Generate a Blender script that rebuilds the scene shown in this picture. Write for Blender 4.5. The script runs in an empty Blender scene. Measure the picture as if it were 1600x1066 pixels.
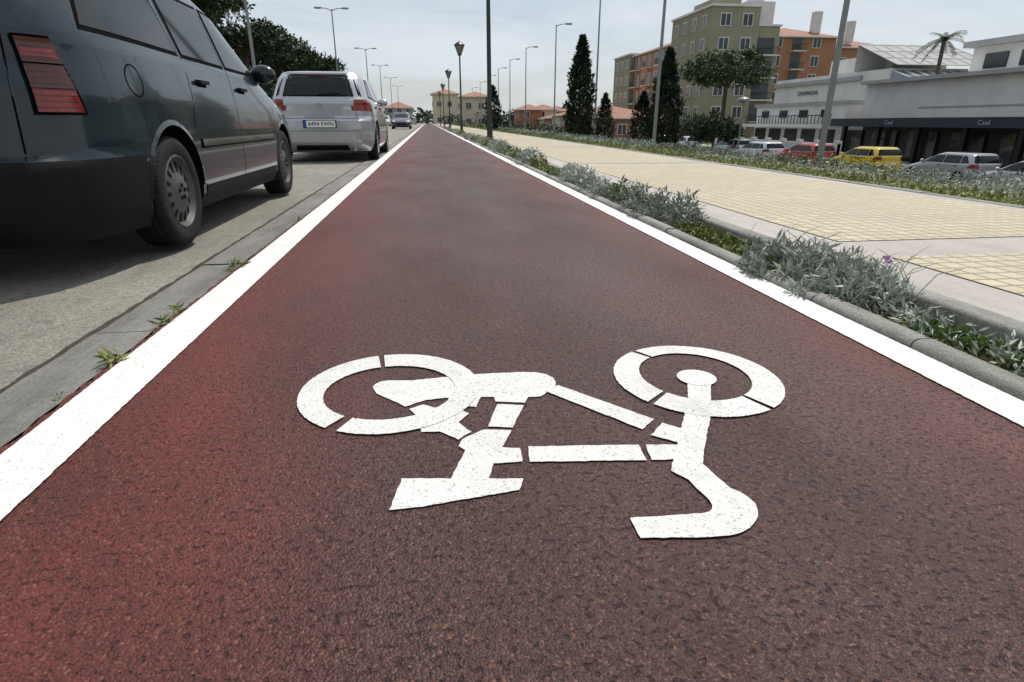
import bpy, math, random
import numpy as np
from mathutils import Vector, Matrix
R=random.Random(7); NR=np.random.default_rng(5)
sc=bpy.context.scene
sc.view_settings.view_transform='Standard'; sc.view_settings.look='None'; sc.view_settings.exposure=0
# ---------- camera ----------
H=.65; P=math.radians(20.45); A=math.radians(7.66); FP=920
cam=bpy.data.cameras.new('camera'); co=bpy.data.objects.new('camera',cam); sc.collection.objects.link(co)
co.location=(0,0,H); co.rotation_euler=(math.pi/2-P,0,-A); cam.lens=FP/1600*36; cam.sensor_width=36; cam.clip_start=.05; cam.clip_end=6000
sc.camera=co
# ---------- light ----------
AZ=math.radians(38); EL=math.radians(60)
w=bpy.data.worlds.new('World'); sc.world=w; w.use_nodes=True; n=w.node_tree; bg=n.nodes['Background']
def N(n,t,**k):
    x=n.nodes.new(t)
    for a,b in k.items(): setattr(x,a,b)
    return x
sky=N(n,'ShaderNodeTexSky',sky_type='NISHITA'); sky.sun_disc=False; sky.sun_elevation=EL; sky.sun_rotation=AZ; sky.dust_density=1.8; sky.air_density=1.0
tc=N(n,'ShaderNodeTexCoord'); mp=N(n,'ShaderNodeMapping'); mp.inputs['Scale'].default_value=(1,1,5); n.links.new(tc.outputs['Generated'],mp.inputs[0])
nz=N(n,'ShaderNodeTexNoise'); nz.inputs['Scale'].default_value=3.0; nz.inputs['Detail'].default_value=9; nz.inputs['Roughness'].default_value=.58; nz.inputs['Distortion'].default_value=.5; n.links.new(mp.outputs[0],nz.inputs['Vector'])
mr=N(n,'ShaderNodeMapRange'); mr.inputs[1].default_value=.36; mr.inputs[2].default_value=.64; mr.inputs[3].default_value=.42; mr.inputs[4].default_value=.98; n.links.new(nz.outputs['Fac'],mr.inputs[0])
mx=N(n,'ShaderNodeMix',data_type='RGBA'); n.links.new(mr.outputs[0],mx.inputs[0]); n.links.new(sky.outputs[0],mx.inputs[6]); mx.inputs[7].default_value=(7.3,7.9,8.5,1)
n.links.new(mx.outputs[2],bg.inputs[0]); bg.inputs[1].default_value=.10
sl=bpy.data.lights.new('sun','SUN'); sl.energy=4.0; sl.angle=math.radians(.8); sl.color=(1,.96,.9)
so=bpy.data.objects.new('sun',sl); sc.collection.objects.link(so)
sv=Vector((math.sin(AZ)*math.cos(EL),math.cos(AZ)*math.cos(EL),math.sin(EL))); so.rotation_euler=sv.to_track_quat('Z','Y').to_euler(); so.location=(0,0,30)
# ---------- materials ----------
def nt(name):
    m=bpy.data.materials.new(name); m.use_nodes=True
    n=m.node_tree; return m,n,n.nodes['Principled BSDF'],n.links
def mixc(n,f,a,b,blend='MIX'):
    x=N(n,'ShaderNodeMix',data_type='RGBA',blend_type=blend)
    for s,v in ((0,f),(6,a),(7,b)):
        if hasattr(v,'links'): n.links.new(v,x.inputs[s])
        else: x.inputs[s].default_value=v if s==0 else tuple(v)+(1,)*(4-len(v))
    return x.outputs[2]
def mathn(n,op,a,b=0.0,clamp=False):
    x=N(n,'ShaderNodeMath',operation=op,use_clamp=clamp)
    for i,v in enumerate((a,b)):
        if hasattr(v,'links'): n.links.new(v,x.inputs[i])
        else: x.inputs[i].default_value=v
    return x.outputs[0]
def coord(n,scale=None):
    t=N(n,'ShaderNodeTexCoord').outputs['Object']
    if scale:
        m=N(n,'ShaderNodeMapping'); m.inputs['Scale'].default_value=scale; n.links.new(t,m.inputs[0]); t=m.outputs[0]
    return t
def noise(n,c,s,d=4,r=.55):
    x=N(n,'ShaderNodeTexNoise'); x.inputs['Scale'].default_value=s; x.inputs['Detail'].default_value=d; x.inputs['Roughness'].default_value=r
    n.links.new(c,x.inputs['Vector']); return x.outputs['Fac']
def ramp(n,f,p0,p1,o0=0,o1=1):
    x=N(n,'ShaderNodeMapRange'); x.inputs[1].default_value=p0; x.inputs[2].default_value=p1; x.inputs[3].default_value=o0; x.inputs[4].default_value=o1; n.links.new(f,x.inputs[0]); return x.outputs[0]
def bumpn(n,h,dist,st=1,b=None):
    x=N(n,'ShaderNodeBump'); x.inputs['Distance'].default_value=dist; x.inputs['Strength'].default_value=st
    n.links.new(h,x.inputs['Height'])
    if b: n.links.new(b,x.inputs['Normal'])
    return x.outputs[0]
def mat(name,col,rough=.6,metal=0,var=.15,scale=3,bump=0,bscale=40,coat=0,spec=.5):
    m,n,b,l=nt(name)
    c=coord(n); f=ramp(n,noise(n,c,scale,6),.3,.7)
    l.new(mixc(n,f,[x*(1-var) for x in col],[min(1,x*(1+var)) for x in col]),b.inputs['Base Color'])
    b.inputs['Roughness'].default_value=rough; b.inputs['Metallic'].default_value=metal
    b.inputs['Coat Weight'].default_value=coat; b.inputs['Coat Roughness'].default_value=.05
    b.inputs['Specular IOR Level'].default_value=spec
    if bump: l.new(bumpn(n,noise(n,c,bscale,4),bump),b.inputs['Normal'])
    return m
def leafmat(name,c1,c2,rough=.6,dark=.55):
    m,n,b,l=nt(name)
    g=N(n,'ShaderNodeNewGeometry').outputs['Random Per Island']
    cc=mixc(n,g,c1,c2)
    f=ramp(n,noise(n,coord(n),.9,3),.4,.65)
    l.new(mixc(n,f,cc,[x*dark for x in c1]),b.inputs['Base Color'])
    b.inputs['Roughness'].default_value=rough; b.inputs['Specular IOR Level'].default_value=.25
    return m
def lane_mat():
    m,n,b,l=nt('red_bike_lane_asphalt'); c=coord(n)
    sx=N(n,'ShaderNodeSeparateXYZ'); l.new(c,sx.inputs[0]); X=sx.outputs[0]
    cen=mathn(n,'ABSOLUTE',mathn(n,'SUBTRACT',X,.42))
    big=noise(n,coord(n,(1.2,.35,1)),1.1,5)
    e=mathn(n,'ADD',ramp(n,cen,.35,1.2),mathn(n,'MULTIPLY',mathn(n,'SUBTRACT',big,.5),1.5),clamp=True)
    col=mixc(n,e,(.062,.023,.020),(.150,.026,.020))
    f2=ramp(n,noise(n,coord(n,(1,.5,1)),3.2,7,.65),.38,.66)
    col=mixc(n,mathn(n,'MULTIPLY',f2,.55),col,(.036,.013,.011))
    v=N(n,'ShaderNodeTexVoronoi'); v.inputs['Scale'].default_value=230; l.new(c,v.inputs['Vector'])
    sp=N(n,'ShaderNodeSeparateColor'); l.new(v.outputs['Color'],sp.inputs[0])
    col=mixc(n,mathn(n,'MULTIPLY',ramp(n,sp.outputs[0],.1,.9),.72),col,mixc(n,.65,col,(.012,.005,.004)))
    col=mixc(n,mathn(n,'MULTIPLY',ramp(n,sp.outputs[1],.91,.98),.45),col,(.24,.10,.055))
    pit=ramp(n,noise(n,c,80,3),.57,.67)
    col=mixc(n,mathn(n,'MULTIPLY',pit,.75),col,(.009,.0045,.004))
    l.new(col,b.inputs['Base Color'])
    h=mathn(n,'SUBTRACT',mathn(n,'SUBTRACT',1.0,v.outputs['Distance']),mathn(n,'MULTIPLY',pit,1.1))
    b1=bumpn(n,h,.0026,.85); l.new(bumpn(n,noise(n,c,45,3),.004,.5,b1),b.inputs['Normal'])
    l.new(ramp(n,noise(n,coord(n,(1,.4,1)),1.6,4),.3,.7,.48,.74),b.inputs['Roughness'])
    b.inputs['Specular IOR Level'].default_value=.36
    return m
def paint_mat(name='white_road_paint',k=1.0,worn=.35):
    m,n,b,l=nt(name); c=coord(n)
    f=ramp(n,noise(n,c,6,6,.7),.35,.75)
    col=mixc(n,f,(.74*k,.735*k,.71*k),(.63*k,.62*k,.585*k))
    pit=ramp(n,noise(n,c,150,3),.62,.69)
    col=mixc(n,mathn(n,'MULTIPLY',pit,.42),col,(.22,.15,.13))
    st=ramp(n,noise(n,c,2.6,7,.78),.54,.70)
    col=mixc(n,mathn(n,'MULTIPLY',st,worn),col,(.32,.29,.27))
    l.new(col,b.inputs['Base Color']); b.inputs['Roughness'].default_value=.65
    v=N(n,'ShaderNodeTexVoronoi'); v.inputs['Scale'].default_value=190; l.new(c,v.inputs['Vector'])
    h=mathn(n,'SUBTRACT',mathn(n,'SUBTRACT',1.0,v.outputs['Distance']),pit)
    l.new(bumpn(n,h,.0022,.8),b.inputs['Normal']); return m
def concrete_mat(name,ca,cb,cd,scale=1.0,grain=.6,joint=0):
    m,n,b,l=nt(name); c=coord(n)
    col=mixc(n,ramp(n,noise(n,c,.9*scale,7,.7),.35,.65),ca,cb)
    col=mixc(n,mathn(n,'MULTIPLY',ramp(n,noise(n,coord(n,(1,.18,1)),2.2*scale,7,.75),.46,.68),.85),col,cd)
    g1=noise(n,c,48,5,.8); col=mixc(n,mathn(n,'MULTIPLY',ramp(n,g1,.50,.64),grain*.85),col,[x*.5 for x in cd])
    g2=noise(n,c,9,6,.8); col=mixc(n,mathn(n,'MULTIPLY',ramp(n,g2,.54,.64),grain*.6),col,[x*.75 for x in cd])
    v=noise(n,c,170,3,.7); col=mixc(n,mathn(n,'MULTIPLY',ramp(n,v,.48,.64),grain),col,[x*.40 for x in cd])
    col=mixc(n,mathn(n,'MULTIPLY',ramp(n,v,.42,.34),grain*.5),col,[min(1,x*1.5) for x in cb])
    l.new(col,b.inputs['Base Color']); b.inputs['Roughness'].default_value=.85
    b1=bumpn(n,g1,.008,.6); l.new(bumpn(n,v,.003,.9,b1),b.inputs['Normal']); return m
def tile_mat():
    m,n,b,l=nt('yellow_paving_tiles'); c=coord(n)
    br=N(n,'ShaderNodeTexBrick'); br.offset=0; br.squash=1
    br.inputs['Scale'].default_value=1; br.inputs['Brick Width'].default_value=.1; br.inputs['Row Height'].default_value=.1
    br.inputs['Mortar Size'].default_value=.008; br.inputs['Mortar Smooth'].default_value=.3
    br.inputs['Color1'].default_value=(.48,.415,.275,1); br.inputs['Color2'].default_value=(.40,.345,.23,1); br.inputs['Mortar'].default_value=(.19,.16,.12,1)
    l.new(c,br.inputs['Vector'])
    col=mixc(n,mathn(n,'MULTIPLY',ramp(n,noise(n,c,1.1,7,.7),.4,.68),.55),br.outputs['Color'],(.30,.265,.20))
    l.new(col,b.inputs['Base Color']); b.inputs['Roughness'].default_value=.7
    l.new(bumpn(n,mathn(n,'SUBTRACT',1.0,br.outputs['Fac']),.004,.8),b.inputs['Normal']); return m
def soil_mat(name,ca,cb,sc1=4):
    m,n,b,l=nt(name); c=coord(n)
    col=mixc(n,ramp(n,noise(n,c,sc1,8,.7),.38,.62),ca,cb)
    l.new(col,b.inputs['Base Color']); b.inputs['Roughness'].default_value=.95
    l.new(bumpn(n,noise(n,c,60,5),.02),b.inputs['Normal']); return m
M_lane=lane_mat(); M_paint=paint_mat(); M_paint2=paint_mat('symbol_road_paint',.84,.45); M_tile=tile_mat()
M_road=concrete_mat('concrete_road',(.215,.20,.165),(.32,.30,.255),(.14,.13,.105),1,.75)
M_gut=concrete_mat('gutter_concrete',(.17,.165,.15),(.25,.24,.22),(.10,.095,.085),2,.45)
M_kerb=concrete_mat('kerb_concrete',(.24,.235,.21),(.33,.32,.29),(.13,.13,.11),3,.4)
M_band=concrete_mat('pavement_band',(.40,.365,.33),(.47,.435,.40),(.33,.30,.27),1,.25)
M_soil=soil_mat('bed_soil',(.10,.08,.05),(.10,.12,.04),9)
M_dirt=soil_mat('joint_dirt',(.03,.022,.016),(.07,.05,.03),20)
M_grass=soil_mat('verge_grass',(.08,.09,.035),(.14,.14,.06),2)
M_asph=mat('service_asphalt',(.09,.09,.088),.85,var=.2,scale=1,bump=.003,bscale=120)
M_side=mat('sidewalk_stone',(.32,.30,.27),.8,var=.15)
M_black=mat('black_plastic',(.0065,.007,.0075),.6,var=.3,bump=.0006,bscale=300,spec=.16)
M_blackm=mat('black_matte',(.004,.004,.004),.95,spec=.1)
M_tyre=mat('tyre_rubber',(.013,.0125,.012),.8,var=.4,scale=12,bump=.001,bscale=120,spec=.25)
M_hub=mat('wheel_cover',(.075,.072,.068),.5,.4,var=.5,scale=9)
M_hub2=mat('alloy_wheel',(.32,.32,.32),.35,.7,var=.15,scale=9)
M_hubd=mat('wheel_slots',(.006,.006,.006),.9,spec=.1)
M_glass=mat('car_glass',(.006,.009,.009),.04,var=.1,spec=.38)
M_seam=mat('panel_gap',(.002,.002,.002),.8,spec=.05)
M_red=mat('tail_lamp_red',(.22,.009,.007),.15,coat=.5,var=.4,scale=40)
M_redd=mat('tail_lamp_smoked',(.070,.010,.007),.15,coat=.4,var=.4,scale=40)
M_clear=mat('head_lamp',(.5,.5,.5),.1,coat=1)
M_white=mat('plate_white',(.75,.75,.72),.4,var=.03)
M_blue=mat('plate_blue',(.01,.04,.30),.4)
M_txt=mat('lettering_black',(.01,.01,.01),.5)
M_chrome=mat('bright_trim',(.6,.6,.6),.2,1)
M_steel=mat('galvanised_steel',(.22,.23,.23),.5,.4,var=.1)
M_iron=mat('dark_painted_iron',(.02,.024,.022),.45)
M_bark=mat('bark',(.085,.06,.045),.9,var=.4,scale=8,bump=.02,bscale=15)
L_silver=leafmat('silver_leaves',(.26,.29,.24),(.50,.53,.46),dark=.75)
L_green=leafmat('green_leaves',(.06,.11,.02),(.14,.20,.05),dark=.8)
L_yel=leafmat('yellow_green_leaves',(.17,.19,.045),(.28,.28,.09),dark=.8)
L_dry=leafmat('dry_leaves',(.20,.14,.07),(.32,.25,.14),dark=.8)
L_hedge=leafmat('hedge_leaves',(.10,.13,.06),(.20,.22,.14))
L_pine=leafmat('pine_leaves',(.016,.032,.010),(.048,.07,.024))
L_cyp=leafmat('cypress_leaves',(.010,.022,.010),(.030,.047,.020))
L_far=leafmat('far_leaves',(.03,.05,.02),(.07,.09,.04))
M_flw=mat('flower_petals',(.45,.22,.50),.6); M_yfl=mat('yellow_petals',(.6,.45,.05),.6)
# ---------- mesh builder ----------
class MB:
    def __init__(s): s.v=[]; s.f=[]; s.m=[]
    def face(s,pts,mi=0):
        b=len(s.v); s.v+= [tuple(p) for p in pts]; s.f.append(tuple(range(b,b+len(pts)))); s.m.append(mi)
    def box(s,c,d,mi=0,rz=0):
        cx,cy,cz=c; x,y,z=d[0]/2,d[1]/2,d[2]/2; b=len(s.v); cr,sr=math.cos(rz),math.sin(rz)
        for i in range(8):
            px=x if i&1 else -x; py=y if i&2 else -y; pz=z if i&4 else -z
            s.v.append((cx+px*cr-py*sr,cy+px*sr+py*cr,cz+pz))
        for q in ((0,2,3,1),(4,5,7,6),(0,1,5,4),(2,6,7,3),(0,4,6,2),(1,3,7,5)):
            s.f.append(tuple(b+k for k in q)); s.m.append(mi)
    def bx(s,x0,x1,y0,y1,z0,z1,mi=0): s.box(((x0+x1)/2,(y0+y1)/2,(z0+z1)/2),(x1-x0,y1-y0,z1-z0),mi)
    def tube(s,pts,rs,n=10,mi=0,cap=True):
        rings=[]; pts=[Vector(p) for p in pts]
        for i,p in enumerate(pts):
            d=(pts[min(i+1,len(pts)-1)]-pts[max(i-1,0)]).normalized()
            a=Vector((1,0,0)) if abs(d.x)<.9 else Vector((0,1,0)); a=(a-d*a.dot(d)).normalized(); c=d.cross(a)
            b=len(s.v)
            for k in range(n):
                t=2*math.pi*k/n; s.v.append(tuple(p+(a*math.cos(t)+c*math.sin(t))*rs[i]))
            rings.append(b)
        for i in range(len(rings)-1):
            for k in range(n):
                s.f.append((rings[i]+k,rings[i]+(k+1)%n,rings[i+1]+(k+1)%n,rings[i+1]+k)); s.m.append(mi)
        if cap:
            s.f.append(tuple(rings[0]+k for k in range(n))[::-1]); s.m.append(mi)
            s.f.append(tuple(rings[-1]+k for k in range(n))); s.m.append(mi)
    def grid(s,P,mi=0):
        b=len(s.v); r=len(P); c=len(P[0])
        for row in P: s.v+=[tuple(p) for p in row]
        for i in range(r-1):
            for j in range(c-1):
                s.f.append((b+i*c+j,b+i*c+j+1,b+(i+1)*c+j+1,b+(i+1)*c+j)); s.m.append(mi)
    def lathex(s,prof,c,n=36,mi=0,sgn=1):
        b=len(s.v)
        for (x,r) in prof:
            for k in range(n):
                t=2*math.pi*k/n; s.v.append((c[0]+sgn*x,c[1]+r*math.cos(t),c[2]+r*math.sin(t)))
        for i in range(len(prof)-1):
            for k in range(n):
                s.f.append((b+i*n+k,b+i*n+(k+1)%n,b+(i+1)*n+(k+1)%n,b+(i+1)*n+k)); s.m.append(mi)
    def obj(s,name,mats,parent=None,smooth=False,ang=35):
        me=bpy.data.meshes.new(name); me.from_pydata(s.v,[],s.f)
        for m in mats: me.materials.append(m)
        me.polygons.foreach_set('material_index',s.m)
        if smooth:
            me.polygons.foreach_set('use_smooth',[True]*len(me.polygons)); me.set_sharp_from_angle(angle=math.radians(ang))
        me.update()
        o=bpy.data.objects.new(name,me); sc.collection.objects.link(o)
        if parent: o.parent=parent
        return o
def empty(name,loc=(0,0,0),rz=0):
    e=bpy.data.objects.new(name,None); sc.collection.objects.link(e); e.location=loc; e.rotation_euler[2]=rz; e.empty_display_size=.2; return e
def text(name,s,size,m,loc,rot,parent=None,ext=.002):
    c=bpy.data.curves.new(name,'FONT'); c.body=s; c.size=size; c.align_x='CENTER'; c.align_y='CENTER'; c.extrude=ext; c.materials.append(m)
    o=bpy.data.objects.new(name,c); sc.collection.objects.link(o); o.location=loc; o.rotation_euler=rot
    if parent: o.parent=parent
    return o
def interp(tab,z):
    if z<=tab[0][0]: return tab[0][1]
    for a,b in zip(tab,tab[1:]):
        if z<=b[0]: return a[1]+(b[1]-a[1])*(z-a[0])/(b[0]-a[0])
    return tab[-1][1]
class Leaves:
    def __init__(s): s.v=[]; s.m=[]
    def add(s,C,L,asp=.3,up=0,mi=0,var=.4):
        n=len(C)
        if n==0: return
        d=NR.normal(size=(n,3)); d[:,2]+=up; d/=np.linalg.norm(d,axis=1)[:,None]
        q=NR.normal(size=(n,3)); sd=np.cross(d,q); sd/=np.linalg.norm(sd,axis=1)[:,None]
        l=(L*(1+var*NR.uniform(-1,1,n)))[:,None]
        v=np.stack([C,C+d*l*.5+sd*l*asp*.5,C+d*l,C+d*l*.5-sd*l*asp*.5],axis=1)
        s.v.append(v.reshape(-1,3)); s.m.append(np.full(n,mi))
    def obj(s,name,mats,parent=None):
        V=np.concatenate(s.v); m=np.concatenate(s.m); nf=len(m)
        me=bpy.data.meshes.new(name); me.vertices.add(len(V)); me.vertices.foreach_set('co',V.astype(np.float32).ravel())
        me.loops.add(nf*4); me.loops.foreach_set('vertex_index',np.arange(nf*4,dtype=np.int32))
        me.polygons.add(nf); me.polygons.foreach_set('loop_start',np.arange(0,nf*4,4,dtype=np.int32))
        for x in mats: me.materials.append(x)
        me.polygons.foreach_set('material_index',m.astype(np.int32)); me.update(calc_edges=True); me.validate()
        o=bpy.data.objects.new(name,me); sc.collection.objects.link(o)
        if parent: o.parent=parent
        return o
def blob(n,c,r,shell=.4):
    d=NR.normal(size=(n,3)); d/=np.linalg.norm(d,axis=1)[:,None]
    return np.array(c)+d*(NR.uniform(shell,1,n)**.5)[:,None]*np.array(r)
# ---------- ground ----------
def strip(name,x0,x1,z,m,y0=-12,y1=900,jit=0,step=None,jl=True,jr=True):
    b=MB(); ys=[y0]
    if step:
        y=0.2
        while y<25: ys.append(y); y+=step
    for q in (30,60,120,250,500):
        if ys[-1]<q<y1: ys.append(q)
    ys.append(y1)
    b.grid([[(x0+(R.uniform(-jit,jit) if y<25 and jl else 0),y,z),(x1+(R.uniform(-jit,jit) if y<25 and jr else 0),y,z)] for y in ys])
    return b.obj(name,[m])
g=MB(); xs=[(-2500,-.3),(-14.6,-.08),(4.4,-.08),(4.56,.0),(6.1,.0),(9.5,-2.1),(2500,-2.1)]
g.grid([[(x,y,z) for x,z in xs] for y in (-60,0,20,60,150,400,3500)])
g.obj('ground',[M_grass])
strip('road',-7.4,-1.135,-.016,M_road)
strip('road',-14.2,-8.6,-.014,M_road)
strip('median',-8.6,-7.4,.10,M_kerb)
b=MB(); b.face([(-7.4,-12,-.014),(-7.4,900,-.014),(-7.4,900,.10),(-7.4,-12,.10)]); b.obj('median_kerb',[M_kerb])
strip('joint_dirt',-1.16,-.88,-.020,M_dirt)
strip('joint_dirt',-1.150,-1.118,-.0115,M_dirt,jit=.006,step=.05)
b=MB(); y=-1
while y<60:
    dz=R.uniform(-.002,.002); x1=-.936+R.uniform(-.004,.004); ys=[y+.006+ (0.988*i/16) for i in range(17)]
    b.grid([[(-1.12+R.uniform(-.003,.003),q,-.006+dz),(x1+R.uniform(-.004,.004),q,-.006+dz)] for q in ys]); y+=1.0
b.face([(-1.12,60,-.006),(-.936,60,-.006),(-.936,900,-.006),(-1.12,900,-.006)])
b.obj('gutter',[M_gut])
strip('bike_lane',-.928,1.43,0,M_lane,jit=.009,step=.03,jr=False)
strip('lane_edge_line',-.907,-.763,.004,M_paint,jit=.0013,step=.012)
strip('lane_edge_line',1.303,1.424,.004,M_paint,jit=.0013,step=.012)
strip('planting_bed_soil',1.50,1.80,-.012,M_soil)
strip('pavement',1.86,4.46,.03,M_band)
b=MB(); y=-3.4
while y<400:
    b.face([(2.2,y,.034),(4.30,y,.034),(4.30,y+5.95,.034),(2.2,y+5.95,.034)]); y+=6.35
b.obj('pavement_tiles',[M_tile])
def kerb(name,x0,x1,z1,seg,rad,m,ylim=60):
    b=MB(); y=-1
    while y<ylim:
        dz=R.uniform(-.003,.003); dx=R.uniform(-.003,.003); a=y+.005; c=y+seg-.005
        pr=[(x0+dx,-.1),(x0+dx,z1-rad+dz)]+[(x0+dx+rad*(1-math.cos(t)),z1+dz-rad*(1-math.sin(t))) for t in (.5,1.0,1.57)]+[(x1+dx-rad*(1-math.sin(t)),z1+dz-rad*(1-math.cos(t))) for t in (0,.6,1.2)]+[(x1+dx,z1-rad+dz),(x1+dx,-.1)]
        b.grid([[(px,a,pz) for px,pz in pr],[(px,c,pz) for px,pz in pr]])
        b.face([(px,a,pz) for px,pz in pr]); b.face([(px,c,pz) for px,pz in pr][::-1]); y+=seg
    b.box(((x0+x1)/2,(ylim+600)/2,z1/2-.05),(x1-x0,600-ylim,z1+.1))
    return b.obj(name,[m],smooth=True,ang=50)
kerb('lane_kerb',1.428,1.515,.028,.5,.025,M_kerb)
kerb('pavement_kerb',1.765,1.868,.050,1.0,.02,M_kerb)
kerb('pavement_edge_kerb',4.46,4.56,.04,1.0,.015,M_kerb)
b=MB(); b.face([(14.5,-30,-2.09),(32,-30,-2.09),(32,400,-2.09),(14.5,400,-2.09)]); b.obj('service_road',[M_asph])
b=MB(); b.bx(30.2,33.4,-20,250,-2.1,-1.98); b.obj('shop_pavement',[M_side])
# ---------- bicycle symbol ----------
PO=["-173,1431 -168,1448 -155,1461 -139,1467 -71,1458 6,1468 110,1476 216,1475 262,1468 290,1450 304,1425 306,1400 300,1372 279,1348 250,1316 219,1317 205,1286 135,1303 133,1328 101,1333 84,1278 24,1303 19,1340 -37,1334 -85,1304 -107,1330 -132,1356 -161,1390",
"137,1288 200,1273 158,1166 104,1179","94,1166 155,1154 125,1083 162,1076 160,1023 101,1024 83,967 11,977 46,1081 33,1101 42,1130",
"-81,994 152,962 139,926 -41,899 -99,897","-75,1289 -42,1309 -2,1279 41,1277 65,1247 38,1206 65,1158 34,1128 -7,1170 -45,1172 -52,1240",
"179,1079 415,1055 411,994 174,1019","430,1053 495,1044 476,988 420,993","307,1374 489,1161 445,1118 267,1344","501,1141 535,1109 505,1050 455,1090",
"652,1352 713,1344 621,1150 550,1029 518,965 525,920 532,879 545,862 553,846 554,826 549,808 541,792 528,779 512,765 492,755 466,750 434,751 317,764 318,818 445,813 462,816 470,823 476,834 476,846 466,916 444,950 500,1050 560,1160 604,1240",
"569,1272 604,1252 590,1215 535,1252"]
b=MB()
for i,s in enumerate(PO):
    pts=[(int(q.split(',')[0])/1000,int(q.split(',')[1])/1000) for q in s.split()]; dn=[]
    for k,p in enumerate(pts):   # slightly ragged hand-stencilled edge
        q=pts[(k+1)%len(pts)]; L=math.hypot(q[0]-p[0],q[1]-p[1]); m_=max(1,int(L/.012))
        for j in range(m_): dn.append((p[0]+(q[0]-p[0])*j/m_+R.uniform(-.0011,.0011),p[1]+(q[1]-p[1])*j/m_+R.uniform(-.0011,.0011),.0030+i*.00012))
    b.face(dn)
def arc(cx,cy,rx,ry,ix,iy,icy,a0,a1,z):
    P1=[];P2=[];k=90
    for i in range(k+1):
        t=math.radians(a0+(a1-a0)*i/k); j=R.uniform(-.0011,.0011); P1.append((cx+(ix+j)*math.cos(t),icy+(iy+j)*math.sin(t),z)); P2.append((cx+(rx+j)*math.cos(t),cy+(ry+j)*math.sin(t),z))
    b.grid([P1,P2])
for a0,a1 in ((-118,98),(102,234)): arc(-.127,1.411,.228,.238,.165,.160,1.400,a0,a1,.0046)
for a0,a1 in ((-60,117),(121,214),(218,296)): arc(.686,1.378,.218,.232,.145,.158,1.390,a0,a1,.0046)
b.face([(.686+.052*math.cos(t/24*6.283),1.372+.052*math.sin(t/24*6.283),.0048) for t in range(24)])
b.obj('bicycle_symbol',[M_paint2])
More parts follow.
